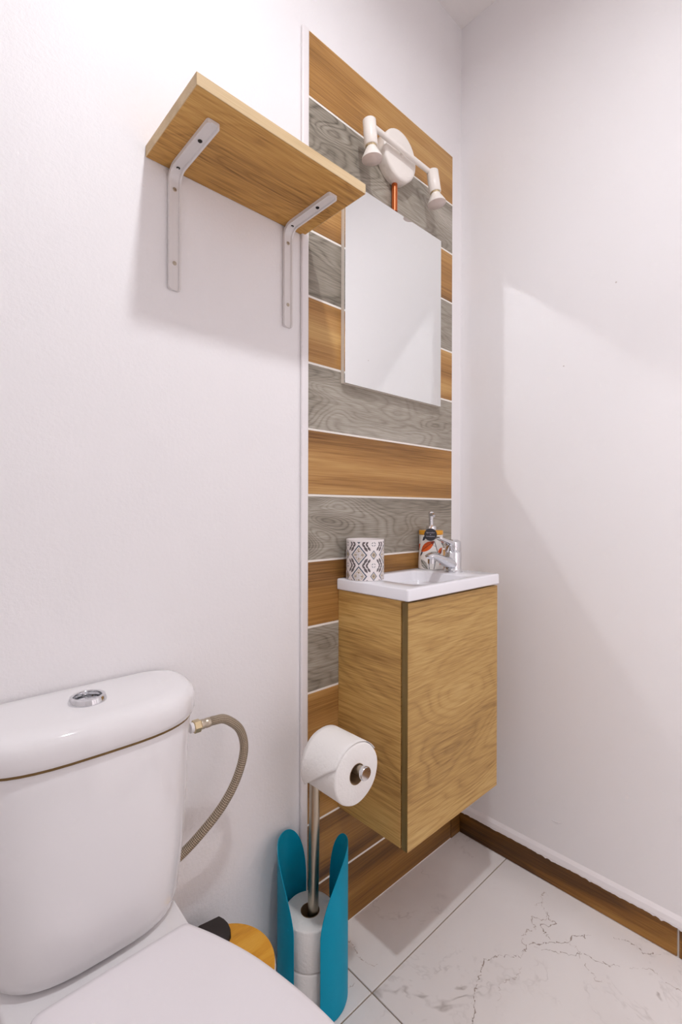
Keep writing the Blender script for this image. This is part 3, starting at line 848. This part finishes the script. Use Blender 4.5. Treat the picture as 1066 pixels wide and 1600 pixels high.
# black hinge cover lying over the wall side of the lid
bm = bmesh.new()
HC = [(-0.871, -0.040), (-0.867, -0.052), (-0.866, -0.064), (-0.869, -0.078), (-0.876, -0.092), (-0.888, -0.102), (-0.905, -0.106), (-0.925, -0.100), (-0.940, -0.086), (-0.946, -0.066), (-0.942, -0.044), (-0.910, -0.0335)]
add_rings(bm, [[Vector((x, y, BNZ - .030)) for x, y in HC], [Vector((x, y, BNZ + .007)) for x, y in HC], [Vector((-.906 + (x + .906) * .95, -.07 + (y + .07) * .95, BNZ + .010)) for x, y in HC]])
obj('hinge_cover', bm, m_black, bn, smooth=True, angle=30)
obj('foot_ring', lathe([(.070, 0), (.078, .0), (.078, .006), (.074, .008)], (BNX, BNY, 0), n=48), m_black, bn, smooth=True, angle=40)

# ================================================================ ROLL STAND
UX, UY, UR = -0.676, -0.0825, 0.0745
st = thing('toilet_roll_stand', 'teal two-shell toilet roll stand with steel pole by the tile strip', 'toilet roll stand', (UX, UY, 0))
AZ = math.radians(221)
ZLOW, ZPK = .176, .322
def shell(azc, front_first):
    bm = bmesh.new(); n = 56; half = math.radians(69); th = .0012
    cols = []
    for i in range(n + 1):
        s = -math.cos(PI * i / n)
        a = azc + s * half
        fr = (s < 0) == front_first                       # front edge falls away gently, back edge is steep
        h = ZLOW + (ZPK - ZLOW) * (max(0.0, 1 - abs(s) ** 1.7) ** .62 if fr else max(0.0, 1 - abs(s) ** 3.4) ** .40)
        c, d = math.cos(a), math.sin(a)
        cols.append([Vector((UX + UR * c, UY + UR * d, .006)), Vector((UX + UR * c, UY + UR * d, h)), Vector((UX + (UR - th) * c, UY + (UR - th) * d, h)), Vector((UX + (UR - th) * c, UY + (UR - th) * d, .006))])
    add_rings(bm, cols)
    return obj('shell', bm, m_teal, st, smooth=True, angle=50)
shell(AZ - PI / 2, False); shell(AZ + PI / 2, True)
obj('base_disc', lathe([(UR - .004, 0), (UR - .0015, .001), (UR - .0015, .0055), (UR - .003, .0065), (0, .0065)], (UX, UY, 0), n=64), m_teal, st, smooth=True, angle=40)
PXT, PYT = -0.6715, -0.0815
AZH = .5243                                                  # arm height
pole_pts = catmull([(UX - .004, UY - .002, .006), (UX - .002, UY - .002, .12), (UX + .001, UY - .001, .25), (UX + .004, UY, .40), (PXT + .002, PYT, AZH - .012)], 8)
obj('pole', tube(pole_pts + [Vector((PXT + .002, PYT - .004, AZH - .003)), Vector((PXT + .002, PYT - .014, AZH))], [.0112] * len(pole_pts) + [.0108, .0098], 28), m_steel, st, smooth=True, angle=60)
arm = obj('arm', tube([(PXT + .002, PYT - .010, AZH), (PXT + .002, -.224, AZH)], .0095, 28), m_steel, st, smooth=True, angle=60)
ec = obj('end_cap', lathe([(.0098, 0), (.0125, .001), (.0132, .002), (.0132, .009), (.0120, .0105), (0, .0105)], (PXT + .002, -.222, AZH), (0, -1, 0), 36), m_chrome, st, smooth=True, angle=40)

# ================================================================ TOILET ROLLS
def roll_mesh(c, axis, R_, Lg, rc=.020):
    bm = bmesh.new()
    n = 72
    u, v = frame_from(axis); a = Vector(axis).normalized(); c = Vector(c)
    prof = [(rc, .0005), (R_ - .004, 0), (R_ - .001, .0015), (R_, .004), (R_, Lg - .004), (R_ - .001, Lg - .0015), (R_ - .004, Lg), (rc, Lg - .0005)]
    rings = []
    for r, h in prof:
        rings.append([c + a * h + (u * math.cos(2 * PI * k / n) + v * math.sin(2 * PI * k / n)) * (r * (1 + (.006 * math.sin(3 * 2 * PI * k / n + 1) + .004 * math.sin(7 * 2 * PI * k / n)) * (r > .03))) for k in range(n)])
    add_rings(bm, rings, False, False)
    core = lathe([(rc, .0), (rc, Lg), (rc - .001, Lg), (rc - .001, 0), (rc, 0)], c, axis, 48, False, False)
    return bm, core
def roll(label, c, axis, R_, Lg):
    base = Vector(c)
    t = thing('toilet_roll', label, 'toilet roll', tuple(base), 'toilet rolls on the stand')
    b, core = roll_mesh(c, axis, R_, Lg)
    obj('paper', b, m_paper, t, smooth=True, angle=50)
    obj('cardboard_core', core, m_card, t, smooth=True, angle=50)
    return t
RX, RZ, RR = -0.6725, 0.5165, 0.0585
hr = roll('white toilet paper roll hanging on the steel arm with folded end', (RX, -.110, RZ), (0, -1, 0), RR, .101)
# folded pointed end sheet lying over the roll (angle 0 = up, positive towards the camera-left side)
bm = bmesh.new()
def flap_pt(ang, y, r): return Vector((RX - r * math.sin(ang), y, RZ + r * math.cos(ang)))
ya, yb = -.1155, -.2095
rows = []
nA = 40
for i in range(nA + 1):
    ang = -1.0 + (2.25 + 1.0) * i / nA
    tip0 = 1.12
    y1 = yb if ang < tip0 else yb + (ya - yb + .004) * (ang - tip0) / (2.25 - tip0)
    rr = RR + .0012 + (.004 * max(0, ang - .9))
    rows.append([flap_pt(ang, ya + (y1 - ya) * k / 10, rr) for k in range(11)])
verts = [[bm.verts.new(p) for p in r] for r in rows]
for i in range(nA):
    for k in range(10):
        bm.faces.new((verts[i][k], verts[i][k + 1], verts[i + 1][k + 1], verts[i + 1][k]))
fl = obj('folded_sheet', bm, m_paper, hr, smooth=True, angle=60)
md = fl.modifiers.new('thick', 'SOLIDIFY'); md.thickness = .0008; md.offset = 1
roll('upper spare toilet paper roll standing inside the teal shells', (UX - .005, UY + .003, .0935), (0, 0, 1), .0545, .0855)
roll('lower spare toilet paper roll at the bottom inside the teal shells', (UX - .005, UY + .003, .0070), (0, 0, 1), .0545, .0855)

# ================================================================ LAMPS OUT OF VIEW
cl = thing('ceiling_lamp', 'white round ceiling spotlight lighting the room from above', 'ceiling lamp', (LAMP[0], LAMP[1], LAMP[2]))
obj('housing', lathe([(.030, ZC - LAMP[2]), (.052, ZC - LAMP[2] - .002), (.052, .004), (.050, -.004), (.0455, -.004), (.0455, .003), (0, .003)], LAMP, n=48), m_lampwhite, cl, smooth=True, angle=40)
lo = bpy.data.objects.new('lamp_light', lamp_light); C.objects.link(lo); lo.location = (0, 0, 0); lo.parent = cl
hl_ = thing('hall_fill_lamp', 'added fill lamp, round and white, in the unseen hall outside the doorway', 'ceiling lamp', (-1.35, YF - .72, ZC - .06))  # made-up lamp, put in for soft fill through the doorway
obj('housing', lathe([(.20, .06), (.22, .058), (.22, .01), (.215, .004), (0, .004)], (-1.35, YF - .72, ZC - .06), n=48), m_lampwhite, hl_, smooth=True, angle=40)
ho_ = bpy.data.objects.new('lamp_light', hall_fill); C.objects.link(ho_); ho_.location = (0, 0, 0); ho_.parent = hl_
